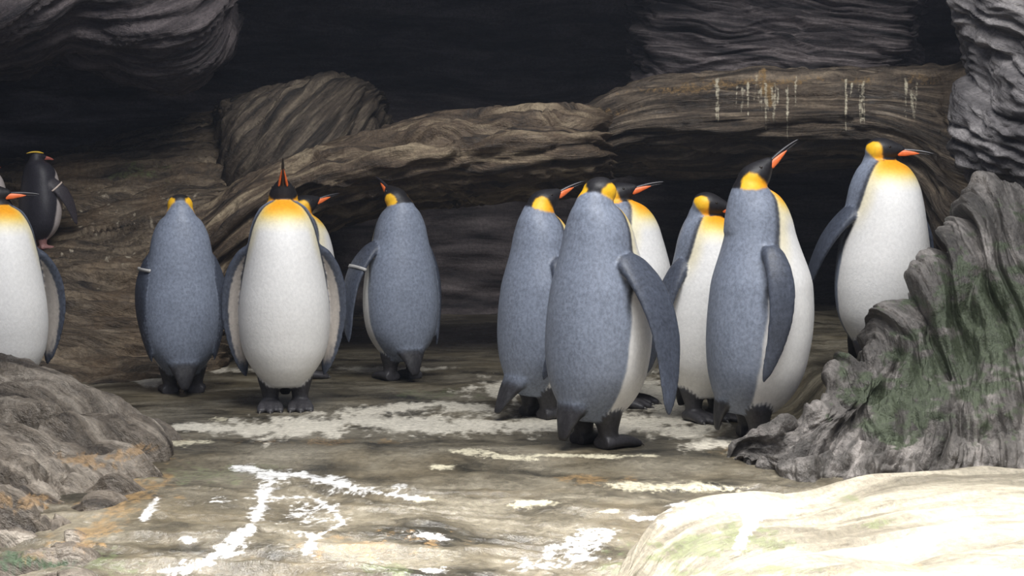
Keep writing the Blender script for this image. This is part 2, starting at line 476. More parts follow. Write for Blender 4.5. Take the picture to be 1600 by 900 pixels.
# long sloping ledge whose left end dips behind the penguins
xs = [150, 230, 310, 400, 480, 560, 650, 760, 850, 925, 952]
top = [470, 414, 350, 284, 247, 222, 200, 187, 183, 184, 195]
mid = [500, 450, 400, 322, 278, 256, 238, 230, 224, 220, 222]
low = [530, 500, 468, 400, 350, 322, 304, 294, 287, 280, 268]
dt = [7.3, 7.05, 6.95, 6.9, 6.9, 6.85, 6.8, 6.75, 6.7, 6.75, 6.95]
lay = [([y + 22 for y in top], [d + 0.75 for d in dt]), ([y + 2 for y in top], [d + 0.14 for d in dt]), (top, dt),
       ([int(a * .6 + b * .4) for a, b in zip(top, mid)], [d - 0.20 for d in dt]), (mid, [d - 0.27 for d in dt]),
       ([int(a * .4 + b * .6) for a, b in zip(mid, low)], [d - 0.20 for d in dt]), (low, [d + 0.0 for d in dt]), ([y + 6 for y in low], [d + 0.9 for d in dt])]
M_LEDGE = rock_mat('ledge_rock', **BROWN, stretch=(2.2, 26), rough=(0.4, 0.75), bump=0.4, tint=(0.16, 0.115, 0.075))
o = rock('rock_ledge', rows_from(xs, lay), 560, 190, strata(0.062, 0.9, 11.5, 21, warp=0.10, lump=0.03), M_LEDGE, flip=True)
tag(o, 'long brown ridged rock ledge sloping down behind the penguins, log-like with a knob end', 'rock')

# level ledge above the recess, streaked with droppings
xs = [900, 950, 1000, 1060, 1200, 1350, 1430, 1480, 1530, 1600]
top = [190, 156, 136, 123, 119, 116, 110, 104, 94, 84]
mid = [222, 206, 194, 188, 182, 182, 200, 225, 240, 250]
low = [262, 254, 250, 254, 245, 240, 300, 400, 430, 440]
dt = [7.35, 7.3, 7.25, 7.2, 7.15, 7.1, 7.0, 6.85, 6.7, 6.55]
lay = [([y + 18 for y in top], [d + 0.9 for d in dt]), ([y + 1 for y in top], [d + 0.12 for d in dt]), (top, dt),
       ([int(a * .6 + b * .4) for a, b in zip(top, mid)], [d - 0.15 for d in dt]), (mid, [d - 0.18 for d in dt]),
       ([int(a * .4 + b * .6) for a, b in zip(mid, low)], [d - 0.08 for d in dt]), (low, [d + 0.1 for d in dt]), ([y + 6 for y in low], [d + 1.3 for d in dt])]
def m_ledge2(X):
    px, py = to_px(X)
    s = 0
    rng = np.random.RandomState(4)
    for k in range(26):
        cx = rng.choice([1118, 1165, 1185, 1200, 1230, 1325, 1345, 1420]) + rng.uniform(-14, 14)
        y0 = 128 + rng.uniform(0, 20); ln = rng.uniform(15, 85)
        s = np.maximum(s, stroke(px, py, [(cx, y0, 2.6, 6), (cx + rng.uniform(-3, 3), y0 + ln, 1.2, 5)], 80 + k, rough=0.7, wl=9) * rng.uniform(0.5, 0.95))
    rs = np.maximum.reduce([stroke(px, py, [(1195, 130, 12, 10), (1205, 160, 8, 20)], 110, rough=0.7), stroke(px, py, [(960, 175, 60, 6)], 111, rough=0.8) * 0.7,
                            stroke(px, py, [(1060, 140, 70, 9), (1180, 128, 70, 6), (1400, 124, 90, 6)], 112, rough=0.8) * 0.6])
    return dict(pale=s, rust=rs)
M_LEDGE2 = rock_mat('streaked_ledge_rock', (0.018, 0.014, 0.011), (0.105, 0.080, 0.058), (0.33, 0.26, 0.185), stretch=(1.8, 26), rough=(0.4, 0.75), bump=0.4,
                    tint=(0.12, 0.085, 0.055), masks=(('rust', (0.27, 0.17, 0.07)), ('pale', (0.62, 0.56, 0.42))))
o = rock('rock_ledge', rows_from(xs, lay), 460, 180, strata(0.045, 0.7, 13, 31, warp=0.06, lump=0.04), M_LEDGE2, flip=True, maskf=m_ledge2)
tag(o, 'level dark rock ledge streaked with white and rusty drips above the recess', 'rock')

# stepped slope on which the crested penguins stand
xs = [-420, -200, 0, 120, 240, 330, 400]
lay = [([640] * 7, [5.9, 5.9, 5.92, 5.95, 6.2, 6.4, 7.0]), ([600, 600, 600, 596, 588, 578, 560], [5.95, 5.95, 5.98, 6.05, 6.3, 6.5, 7.1]),
       ([545] * 5 + [535, 530], [6.2, 6.2, 6.22, 6.3, 6.45, 6.65, 7.2]), ([490] * 5 + [485, 480], [6.5, 6.5, 6.5, 6.5, 6.6, 6.8, 7.3]),
       ([440, 440, 440, 436, 428, 420, 415], [6.85, 6.85, 6.85, 6.8, 6.8, 7.0, 7.4]), ([405, 405, 404, 398, 380, 360, 350], [7.1, 7.1, 7.1, 7.1, 7.1, 7.2, 7.6]),
       ([388, 388, 387, 372, 340, 315, 310], [7.6, 7.6, 7.6, 7.4, 7.35, 7.4, 7.8]), ([345, 345, 340, 325, 300, 285, 280], [7.85, 7.85, 7.85, 7.65, 7.6, 7.65, 8.0]),
       ([300, 300, 292, 272, 245, 228, 225], [8.0, 8.0, 8.0, 7.9, 7.9, 8.0, 8.3]), ([275, 275, 265, 240, 205, 180, 180], [8.6, 8.6, 8.6, 8.5, 8.5, 8.6, 8.8])]
def m_slope(X):
    px, py = to_px(X)
    n = fbm(px / 14, py / 6, None, 3, 5)
    fl = np.clip((n - 0.42) * 6, 0, 1) * sstep(250, 330, py) * sstep(480, 420, py) * 0.9
    return dict(pale=np.clip(fl, 0, 1), moss=stroke(px, py, [(210, 262, 50, 28)], 7, rough=0.8) * 0.6)
M_SLOPE = rock_mat('slope_rock', (0.024, 0.019, 0.015), (0.115, 0.086, 0.058), (0.28, 0.22, 0.15), stretch=(2.5, 20), rough=(0.35, 0.75), bump=0.4,
                   tint=(0.17, 0.11, 0.06), masks=(('pale', (0.42, 0.36, 0.27)), ('moss', (0.10, 0.12, 0.045))))
d_slope0 = strata(0.052, 0.9, 11.5, 51, rot=-0.16, warp=0.10, lump=0.05)
def d_slope(u, v, X):
    k = 1.0
    for px_ in (62, -20):
        c = P(px_, 389, 7.4)
        k = k * sstep(0.13, 0.30, np.hypot(X[..., 0] - c[0], X[..., 1] - c[1]))
    return d_slope0(u, v, X) * k
slope = o = rock('rock_slope', rows_from(xs, lay), 420, 260, d_slope, M_SLOPE, flip=False, maskf=m_slope, uvrot=-0.16)
tag(o, 'brown stepped rock slope below the crested penguins', 'rock')

# rounded buttress between the dark gaps
xs = [335, 352, 400, 470, 540, 590, 605]
lay = [([345, 345, 340, 330, 320, 310, 300], [8.4, 7.75, 7.5, 7.4, 7.5, 7.8, 8.5]), ([280, 280, 275, 262, 255, 250, 250], [8.4, 7.75, 7.5, 7.4, 7.5, 7.8, 8.5]),
       ([215, 215, 205, 190, 180, 190, 200], [8.4, 7.8, 7.6, 7.5, 7.6, 7.9, 8.5]), ([185, 178, 165, 142, 136, 160, 180], [8.5, 7.9, 7.75, 7.65, 7.75, 8.1, 8.6]),
       ([180, 172, 158, 134, 130, 156, 178], [9.0, 8.6, 8.5, 8.4, 8.5, 8.7, 9.0])]
M_BUTT = rock_mat('buttress_rock', (0.020, 0.016, 0.013), (0.095, 0.073, 0.054), (0.24, 0.195, 0.14), stretch=(2.2, 24), rough=(0.5, 0.8), bump=0.4)
o = rock('rock_buttress', rows_from(xs, lay), 200, 150, strata(0.04, 1.6, 12, 61, rot=0.75, lump=0.06), M_BUTT, flip=False, uvrot=0.75)
tag(o, 'rounded dark rock buttress with slanting grain above the sloping ledge', 'rock')

# overhang in the upper left
xs = [-420, -150, 0, 60, 120, 180, 260, 330, 362, 372]
bot = [100, 66, 46, 38, 26, 48, 64, 60, 28, -30]
lay = [([-260] * 10, [6.7, 6.75, 6.8, 6.85, 6.9, 6.95, 7.0, 7.05, 7.1, 7.6]), ([-120] * 10, [6.65, 6.7, 6.75, 6.8, 6.85, 6.9, 6.95, 7.0, 7.1, 7.6]),
       ([10, 0, -20, -25, -30, -20, -15, -15, -30, -60], [6.6, 6.65, 6.7, 6.75, 6.8, 6.82, 6.85, 6.9, 7.05, 7.6]),
       ([60, 35, 14, 6, -6, 14, 26, 22, 0, -55], [6.65, 6.68, 6.72, 6.78, 6.85, 6.85, 6.88, 6.95, 7.1, 7.6]), (bot, [6.8, 6.8, 6.85, 6.9, 6.95, 6.95, 6.98, 7.05, 7.2, 7.6]),
       ([y + 45 for y in bot], [8.8] * 10)]
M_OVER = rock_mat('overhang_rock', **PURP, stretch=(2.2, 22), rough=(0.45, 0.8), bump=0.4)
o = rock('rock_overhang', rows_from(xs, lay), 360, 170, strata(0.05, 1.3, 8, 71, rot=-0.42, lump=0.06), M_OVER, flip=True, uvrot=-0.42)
tag(o, 'dusky purple-brown rock overhang with slanting grooves', 'rock')

# banded face over the level ledge
xs = [985, 1000, 1060, 1140, 1220, 1320, 1400, 1425, 1438]
lay = [([-90] * 9, [8.6, 8.0, 7.9, 7.85, 7.8, 7.8, 7.8, 7.9, 8.6]), ([-20] * 9, [8.6, 8.0, 7.85, 7.8, 7.8, 7.75, 7.75, 7.85, 8.6]),
       ([40] * 9, [8.6, 8.0, 7.85, 7.75, 7.75, 7.75, 7.7, 7.85, 8.6]), ([95] * 9, [8.6, 7.95, 7.8, 7.75, 7.7, 7.7, 7.7, 7.85, 8.6]), ([160] * 9, [8.6, 7.9, 7.75, 7.7, 7.7, 7.7, 7.7, 7.85, 8.6])]
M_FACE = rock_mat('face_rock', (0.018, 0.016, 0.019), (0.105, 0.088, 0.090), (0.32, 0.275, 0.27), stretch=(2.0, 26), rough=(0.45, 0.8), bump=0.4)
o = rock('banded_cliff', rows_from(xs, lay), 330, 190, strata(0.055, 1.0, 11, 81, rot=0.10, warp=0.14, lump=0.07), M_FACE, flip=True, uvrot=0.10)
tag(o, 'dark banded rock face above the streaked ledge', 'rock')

# grey wall at the right edge
def col3(xl, ys_, ds): return ([(xl[i], ys_[i], ds[i]) for i in range(len(xl))])
lay = []
for y, x0 in ((-120, 1478), (0, 1484), (60, 1500), (120, 1506), (180, 1494), (240, 1500), (290, 1532), (340, 1545), (420, 1560), (520, 1570)):
    lay.append(row([(x0 + 30, y, 7.2), (x0, y, 6.2), (x0 + 28, y + 2, 5.95), (x0 + 75, y + 8, 5.75), (1650, y + 14, 5.5), (1760, y + 20, 5.25), (1950, y + 20, 5.0)]))
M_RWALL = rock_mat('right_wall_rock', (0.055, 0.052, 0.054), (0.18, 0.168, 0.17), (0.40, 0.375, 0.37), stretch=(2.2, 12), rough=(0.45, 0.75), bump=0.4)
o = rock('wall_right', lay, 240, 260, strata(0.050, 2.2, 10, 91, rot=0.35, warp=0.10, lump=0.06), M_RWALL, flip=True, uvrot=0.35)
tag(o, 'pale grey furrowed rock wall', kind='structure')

# mossy lobed boulder in front of the last penguins
sil = [(1135, 704, 4.44), (1150, 692, 4.44), (1200, 668, 4.46), (1250, 640, 4.50), (1300, 598, 4.60), (1345, 556, 4.72), (1395, 518, 4.80), (1412, 462, 4.86),
       (1450, 428, 4.9), (1488, 390, 4.94), (1512, 345, 5.0), (1540, 292, 5.08), (1610, 262, 5.1), (1800, 235, 5.0)]
silp = row(sil)
bk = np.interp(np.arange(len(silp)), [0, 4, 6], [0.03, 0.05, 0.09])[:, None]
back = silp + np.array((0.03, 0, -0.16)) + bk * np.array((0, 1, 0)); back2 = silp + np.array((0.06, 0, -0.9)) + bk * np.array((0, 0.9, 0))
mid1 = row([(1140, 706, 4.42), (1158, 701, 4.41), (1225, 690, 4.38), (1285, 668, 4.42), (1340, 640, 4.52), (1385, 605, 4.56), (1430, 570, 4.6), (1465, 520, 4.66),
            (1500, 490, 4.68), (1540, 450, 4.7), (1570, 410, 4.74), (1605, 370, 4.78), (1670, 350, 4.78), (1850, 330, 4.7)])
mid2 = row([(1140, 709, 4.41), (1165, 709, 4.39), (1240, 712, 4.29), (1310, 705, 4.32), (1370, 690, 4.32), (1420, 668, 4.34), (1470, 640, 4.36), (1510, 610, 4.4),
            (1550, 590, 4.42), (1590, 565, 4.42), (1630, 540, 4.42), (1670, 510, 4.42), (1730, 490, 4.4), (1900, 470, 4.3)])
bot1 = row([(1140, 713, 4.40), (1165, 717, 4.36), (1235, 738, 4.20), (1300, 742, 4.16), (1360, 738, 4.16), (1420, 732, 4.16), (1475, 725, 4.16), (1520, 722, 4.16),
            (1560, 718, 4.16), (1610, 712, 4.14), (1660, 705, 4.14), (1710, 700, 4.12), (1780, 695, 4.1), (1960, 680, 4.0)])
bot2 = bot1 + np.array((0, -0.08, -0.22))
def d_boulder(u, v, X):
    w = u + 0.10 * fbm(u * 2.5, v * 2.5, None, 3, 7) + 0.10 * v
    vv = v - v.min()
    bl = lambda q: np.minimum(np.abs(q) * 2.3, 1.15)
    lob = bl(vn(w * 6.0, vv * 2.0, None, 101))
    lob2 = bl(vn(w * 13.0, vv * 5.0, None, 102))
    lob3 = bl(vn(w * 34.0, vv * 9.0, None, 103))
    kn = fbm(u * 9, vv * 9, None, 4, 104)
    cross = bl(vn(w * 2.6, vv * 4.5, None, 106))
    kn2 = fbm(u * 30, vv * 30, None, 3, 107)
    k = 0.25 + 0.75 * sstep(0.0, 0.7, u)
    return k * (0.070 * (lob - 0.85) + 0.046 * (lob2 - 0.7) + 0.014 * (lob3 - 0.6) + 0.036 * kn + 0.016 * kn2 + 0.055 * (cross - 0.85) + 0.04 * fbm(u * 2.4, vv * 2.4, None, 2, 105)) + 0.012 * k
def m_boulder(X):
    px, py = to_px(X)
    moss = np.clip(stroke(px, py, [(1390, 650, 80, 50), (1480, 570, 110, 90), (1600, 490, 130, 110)], 121, rough=0.7, wl=40) * (1.35 + 1.1 * fbm(px / 22, py / 26, None, 3, 122)), 0, 1)
    return dict(moss=moss)
M_BOULD = rock_mat('boulder_rock', **GREY, stretch=(9, 4), rough=(0.35, 0.7), bump=0.4, masks=(('moss', (0.070, 0.086, 0.052), 1.2),))
brows = [back2, back, silp, (silp * 0.45 + mid1 * 0.55) + np.array((0, -0.02, 0.02)), mid1, mid2, bot1, bot2]
for r in brows: r[0] = r[0] + np.array((-0.03, 0, -0.09))
o = rock('boulder', brows, 460, 330, d_boulder, M_BOULD, flip=True, maskf=m_boulder)
tag(o, 'grey lobed boulder patched with dark green moss', 'rock')

# pale sunlit slab in the lower right
lay = [row([(930, 960, 2.85), (1000, 840, 3.45), (1070, 800, 3.68), (1150, 788, 3.75), (1240, 785, 3.77), (1330, 758, 3.95), (1430, 742, 4.1), (1600, 730, 4.2), (1850, 720, 4.3)])]
b0 = lay[0]
lay = [b0 + np.array((0, 0.12, -0.16)), b0,
       row([(960, 990, 2.72), (1030, 872, 3.18), (1100, 838, 3.32), (1180, 822, 3.40), (1270, 812, 3.45), (1360, 790, 3.58), (1460, 775, 3.70), (1620, 765, 3.75), (1880, 755, 3.8)]),
       row([(990, 1030, 2.55), (1060, 940, 2.80), (1140, 910, 2.88), (1220, 895, 2.92), (1310, 880, 2.98), (1400, 868, 3.02), (1500, 860, 3.05), (1650, 850, 3.05), (1900, 840, 3.1)]),
       row([(1000, 1120, 2.25), (1080, 1060, 2.40), (1160, 1040, 2.42), (1240, 1030, 2.42), (1330, 1020, 2.44), (1430, 1010, 2.44), (1530, 1000, 2.44), (1680, 990, 2.44), (1920, 980, 2.44)]),
       row([(1000, 1500, 1.95), (1080, 1500, 2.0), (1160, 1500, 2.0), (1240, 1500, 2.0), (1330, 1500, 2.0), (1430, 1500, 2.0), (1530, 1500, 2.0), (1680, 1500, 2.0), (1920, 1500, 2.0)])]
def m_slab(X):
    px, py = to_px(X)
    moss = np.maximum.reduce([stroke(px, py, [(1060, 870, 60, 22), (1130, 840, 50, 22), (1210, 850, 36, 22)], 131, rough=0.8) * 0.9,
                              stroke(px, py, [(1330, 780, 30, 8)], 132) * 0.7, stroke(px, py, [(1350, 825, 22, 7), (1400, 810, 18, 4)], 133) * 0.8,
                              stroke(px, py, [(1120, 895, 90, 8), (1260, 890, 60, 8)], 134, rough=0.8) * 0.7])
    water = np.maximum.reduce([stroke(px, py, [(1045, 815, 18, 8), (1080, 800, 40, 9), (1160, 788, 40, 9), (1200, 794, 50, 12), (1240, 790, 26, 8)], 29),
                               stroke(px, py, [(1180, 800, 22, 9), (1168, 825, 10, 14), (1155, 850, 12, 8)], 30)])
    rust = stroke(px, py, [(1300, 885, 90, 8), (1480, 890, 90, 8)], 136, rough=0.9) * 0.6
    return dict(moss=moss, water=water, rust=rust)
M_SLAB = rock_mat('slab_rock', (0.15, 0.132, 0.098), (0.28, 0.252, 0.195), (0.43, 0.39, 0.31), stretch=(2.0, 9), rough=(0.35, 0.7), bump=0.3,
                  masks=(('rust', (0.40, 0.26, 0.13), 1.8, 0.6), ('moss', (0.105, 0.13, 0.05), 2.0, 0.7), ('water', (0.76, 0.76, 0.76), 2.2, 0.85)))
o = rock('rock_slab', lay, 300, 240, strata(0.020, 1.6, 7, 141, rot=0.0, warp=0.08, lump=0.03), M_SLAB, flip=True, maskf=m_slab)
tag(o, 'pale cream sunlit rock slab with green algae at the foot of the boulder', 'rock')

# wrinkled rock in the lower left
t0 = row([(-420, 560, 4.75), (-150, 572, 4.75), (0, 588, 4.75), (60, 600, 4.72), (125, 626, 4.70), (190, 658, 4.65), (238, 694, 4.58)])
lay = [t0 + np.array((0, 0.30, -0.35)), t0 + np.array((0, 0.10, -0.03)), t0,
       row([(-420, 640, 4.40), (-150, 645, 4.40), (0, 652, 4.40), (60, 660, 4.38), (120, 676, 4.36), (180, 698, 4.33), (222, 722, 4.30)]),
       row([(-420, 720, 4.05), (-150, 720, 4.05), (0, 722, 4.05), (55, 726, 4.04), (105, 734, 4.02), (150, 745, 4.0), (190, 762, 3.98)]),
       row([(-420, 800, 3.70), (-150, 800, 3.70), (0, 800, 3.70), (40, 800, 3.70), (80, 802, 3.70), (118, 806, 3.70), (150, 815, 3.70)]),
       row([(-420, 900, 3.28), (-150, 900, 3.28), (0, 900, 3.28), (30, 900, 3.28), (60, 900, 3.28), (95, 900, 3.28), (125, 905, 3.28)]),
       row([(-420, 1100, 2.6), (-150, 1100, 2.6), (0, 1100, 2.6), (30, 1100, 2.6), (60, 1100, 2.6), (90, 1100, 2.6), (120, 1100, 2.6)])]
lay = [np.vstack([r, r[-1] + np.array((0.06, 0.0, -0.14))]) for r in lay]
def d_left(u, v, X):
    a = u; b = v + 0.10 * (u - 1.2) + 0.05 * fbm(u * 2.2, v * 2.2, None, 3, 155)
    r1 = np.minimum(np.abs(vn(a * 1.5, b * 6.0, None, 151)) * 2.4, 1.1)
    r2 = np.minimum(np.abs(vn(a * 3.6, b * 14, None, 152)) * 2.4, 1.1)
    r3 = fbm(a * 9, b * 14, None, 4, 153)
    e = sstep(u.max(), u.max() - 0.10, u)
    qx, qy = to_px(X.reshape(-1, 3))
    cv = np.maximum.reduce([stroke(qx, qy, p, 900 + i, rough=0.25) for i, p in enumerate((
        [(-60, 700, 40, 8), (20, 698, 30, 9), (75, 712, 24, 6)], [(-60, 770, 40, 9), (30, 752, 40, 9), (90, 738, 18, 7)], [(100, 795, 9, 16), (70, 812, 22, 8), (0, 822, 40, 8)],
        [(110, 840, 16, 18), (80, 860, 20, 10)], [(30, 668, 16, 6), (95, 668, 16, 5)], [(150, 655, 30, 3), (60, 640, 40, 3)], [(190, 672, 16, 5)]))]).reshape(u.shape)
    return -0.085 * cv + e * (0.085 * (r1 - 0.75) + 0.042 * (r2 - 0.6) + 0.022 * r3 + 0.012 * np.minimum(np.abs(vn(a * 11, b * 38, None, 157)) * 2.4, 1.1) + 0.005 * fbm(a * 40, b * 60, None, 2, 158)) + 0.005
def m_left(X):
    px, py = to_px(X)
    rust = np.maximum.reduce([stroke(px, py, [(215, 700, 30, 10), (150, 720, 50, 10)], 161, rough=0.8), stroke(px, py, [(40, 790, 60, 8), (0, 775, 40, 8)], 162, rough=0.8) * 0.9,
                              stroke(px, py, [(60, 870, 60, 10)], 163, rough=0.8) * 0.6, stroke(px, py, [(130, 840, 16, 30)], 164, rough=0.7) * 0.8])
    moss = stroke(px, py, [(0, 875, 60, 14), (60, 880, 50, 14)], 168, rough=0.8) * 0.9
    return dict(rust=rust, moss=moss)
M_LEFT = rock_mat('left_rock', (0.040, 0.032, 0.025), (0.15, 0.125, 0.098), (0.33, 0.29, 0.24), stretch=(2.5, 14), rough=(0.22, 0.55), bump=0.4,
                  masks=(('moss', (0.06, 0.09, 0.05), 2.0), ('rust', (0.30, 0.185, 0.08), 1.8, 0.6)))
o = rock('foreground_rock', lay, 380, 330, d_left, M_LEFT, flip=True, maskf=m_left)
tag(o, 'wet wrinkled brown rock with rusty streaks in front of the white-bellied penguin', 'rock')

# ------------------------------------------------------------------ penguins
GREYB = np.array((0.205, 0.235, 0.300)); GREYD = np.array((0.085, 0.095, 0.120)); BLACK = np.array((0.014, 0.013, 0.015))
WHITE = np.array((0.80, 0.79, 0.77)); CREAM = np.array((0.78, 0.70, 0.46)); YELLOW = np.array((0.80, 0.55, 0.10)); ORANGE = np.array((0.86, 0.36, 0.015))
FOOT = np.array((0.040, 0.038, 0.042))

def lerp(a, b, t):
    t = np.asarray(t)[..., None]
    return a * (1 - t) + b * t

def loft(C, S, Fv, w, f, b, n, power=2.0):
    """rings around centres C; S side vector, Fv front vector per ring; returns verts, faces, theta (0 front .. pi back, signed)"""
    th = np.linspace(-np.pi, np.pi, n, endpoint=False)
    ct, st = np.cos(th), np.sin(th)
    e = 2.0 / power
    cc = np.sign(ct) * np.abs(ct) ** e; ss = np.sign(st) * np.abs(st) ** e
    dep = np.where(ct[None] > 0, f[:, None], b[:, None])
    V = C[:, None] + Fv[:, None] * (cc[None] * dep)[..., None] + S[:, None] * (ss[None] * w[:, None])[..., None]
    m = len(C)
    F = [tuple(q) for q in grid_faces(m, n, True)]
    V = V.reshape(-1, 3)
    V = np.vstack([V, C[0], C[-1]])
    i0, i1 = len(V) - 2, len(V) - 1
    F += [(i0, (j + 1) % n, j) for j in range(n)] + [(i1, (m - 1) * n + j, (m - 1) * n + (j + 1) % n) for j in range(n)]
    TH = np.r_[np.broadcast_to(np.abs(th), (m, n)).ravel(), 0, 0]
    return V, F, TH

def rotm(ax, deg): return np.array(Matrix.Rotation(rad(deg), 3, ax))

KING = dict(
    z=[.085, .094, .115, .15, .20, .30, .40, .50, .58, .65, .71, .75, .785, .81],
    back=[.005, .07, .105, .127, .141, .152, .150, .141, .131, .121, .110, .100, .083, .01],
    front=[.005, .055, .092, .125, .152, .180, .193, .191, .182, .168, .147, .122, .078, .01],
    w=[.005, .056, .083, .114, .145, .169, .169, .156, .143, .132, .119, .102, .072, .01])

def bez(p0, p1, p2, t):
    t = t[:, None]
    return (1 - t) ** 2 * p0 + 2 * t * (1 - t) * p1 + t * t * p2

def colour_torso(V, TH, crest):
    z = V[:, 2]; t = np.degrees(TH)
    if crest:
        tb = np.interp(z, [.1, .3, .5, .65, .75, .8], [78, 76, 66, 62, 30, 0])
        c = lerp(np.array((0.030, 0.028, 0.036)), np.array((0.58, 0.52, 0.50)), sstep(tb + 3, tb - 3, t))
        return c
    tb = np.interp(z, [.08, .2, .3, .42, .50, .56, .62, .68, .74, .79], [112, 104, 100, 94, 88, 80, 72, 66, 60, 50])
    wob = 1.2 * vn(z * 26, t * 0.0, None, 3)
    tb = tb + wob
    front = WHITE * np.ones((len(z), 1))
    edge = sstep(26, 4, tb - t) * sstep(.50, .66, z)
    front = lerp(front, CREAM, edge * 0.75)
    front = lerp(front, CREAM, sstep(.675, .735, z))
    front = lerp(front, YELLOW, sstep(.712, .757, z) * sstep(72, 40, t))
    front = lerp(front, ORANGE, sstep(.738, .778, z) * sstep(66, 24, t))
    backc = GREYB * np.ones((len(z), 1))
    backc = lerp(backc, BLACK, sstep(11, 5, t - tb) * sstep(.40, .52, z) * 0.85)
    backc = lerp(backc, GREYD, sstep(34, 8, t - tb) * sstep(.52, .58, z) * 0.35)
    c = lerp(backc, front, sstep(1.2, -1.2, t - tb))
    return c

def colour_head(L, crest):
    """L: head-local coordinates (x bill-ward, y left, z up)"""
    x, y, z = L[:, 0], L[:, 1], L[:, 2]
    if crest:
        return np.array((0.022, 0.020, 0.026)) * np.ones((len(x), 1))
    s = .67 * x - .74 * z; n = .74 * x + .67 * z
    nb = -0.036
    grey = sstep(nb + .002, nb - .002, n)
    c = lerp(BLACK * np.ones((len(x), 1)), GREYB, grey)
    wdt = 0.0275 * np.interp(s, [-.060, -.046, -.028, -.008, .014, .032, .05], [0, .72, 1, .92, .5, .2, .10])
    pat = sstep(wdt + .0025, wdt - .0025, np.abs(n - nb - wdt * 0.8)) * sstep(.020, .026, np.abs(y)) * (s > -.056)
    return lerp(c, lerp(np.array((0.90, 0.50, 0.02)), np.array((0.84, 0.33, 0.01)), sstep(-.02, .03, s)), pat)

def flipper(side, ab, sw, tw, L, crest, fw=1.0, bow=0.058):
    n = 60
    t = np.linspace(0, 1, n)
    hw = fw * L * np.interp(t, [0, .06, .18, .35, .6, .82, .94, 1], [.075, .115, .135, .140, .125, .09, .055, .012])
    xc = L * (0.03 * np.sin(t * np.pi) - 0.16 * t ** 2)
    th = np.interp(t, [0, .15, .5, .9, 1], [.030, .020, .012, .0075, .004])
    C = np.stack([xc, bow * np.sin(np.pi * t ** 0.75) * side, -L * t], 1)
    S = np.tile(np.array((0, 1.0, 0)), (n, 1)); Fv = np.tile(np.array((1.0, 0, 0)), (n, 1))
    V, F, TH = loft(C, S, Fv, th, hw, hw, 28, 2.3)
    tt = np.r_[np.repeat(t, 28), 0, 1]
    inner = -side * (V[:, 1] - np.r_[np.repeat(C[:, 1], 28), C[0, 1], C[-1, 1]])
    u = (V[:, 0] - np.r_[np.repeat(xc, 28), xc[0], xc[-1]]) / np.r_[np.repeat(hw, 28), hw[0], hw[-1]]
    dark = (np.array((0.045, 0.038, 0.045)) if crest else np.array((0.060, 0.070, 0.096)))
    c = dark * np.ones((len(V), 1))
    inn = (inner > 0.0005) * sstep(.74, .56, np.abs(u + .12)) * sstep(.90, .80, tt + 0.06 * vn(u * 3, tt * 9, None, 5))
    c = lerp(c, np.array((0.52, 0.47, 0.42)), inn)
    R = rotm('X', side * ab) @ rotm('Y', -sw) @ rotm('Z', side * tw)
    return V, F, c, R

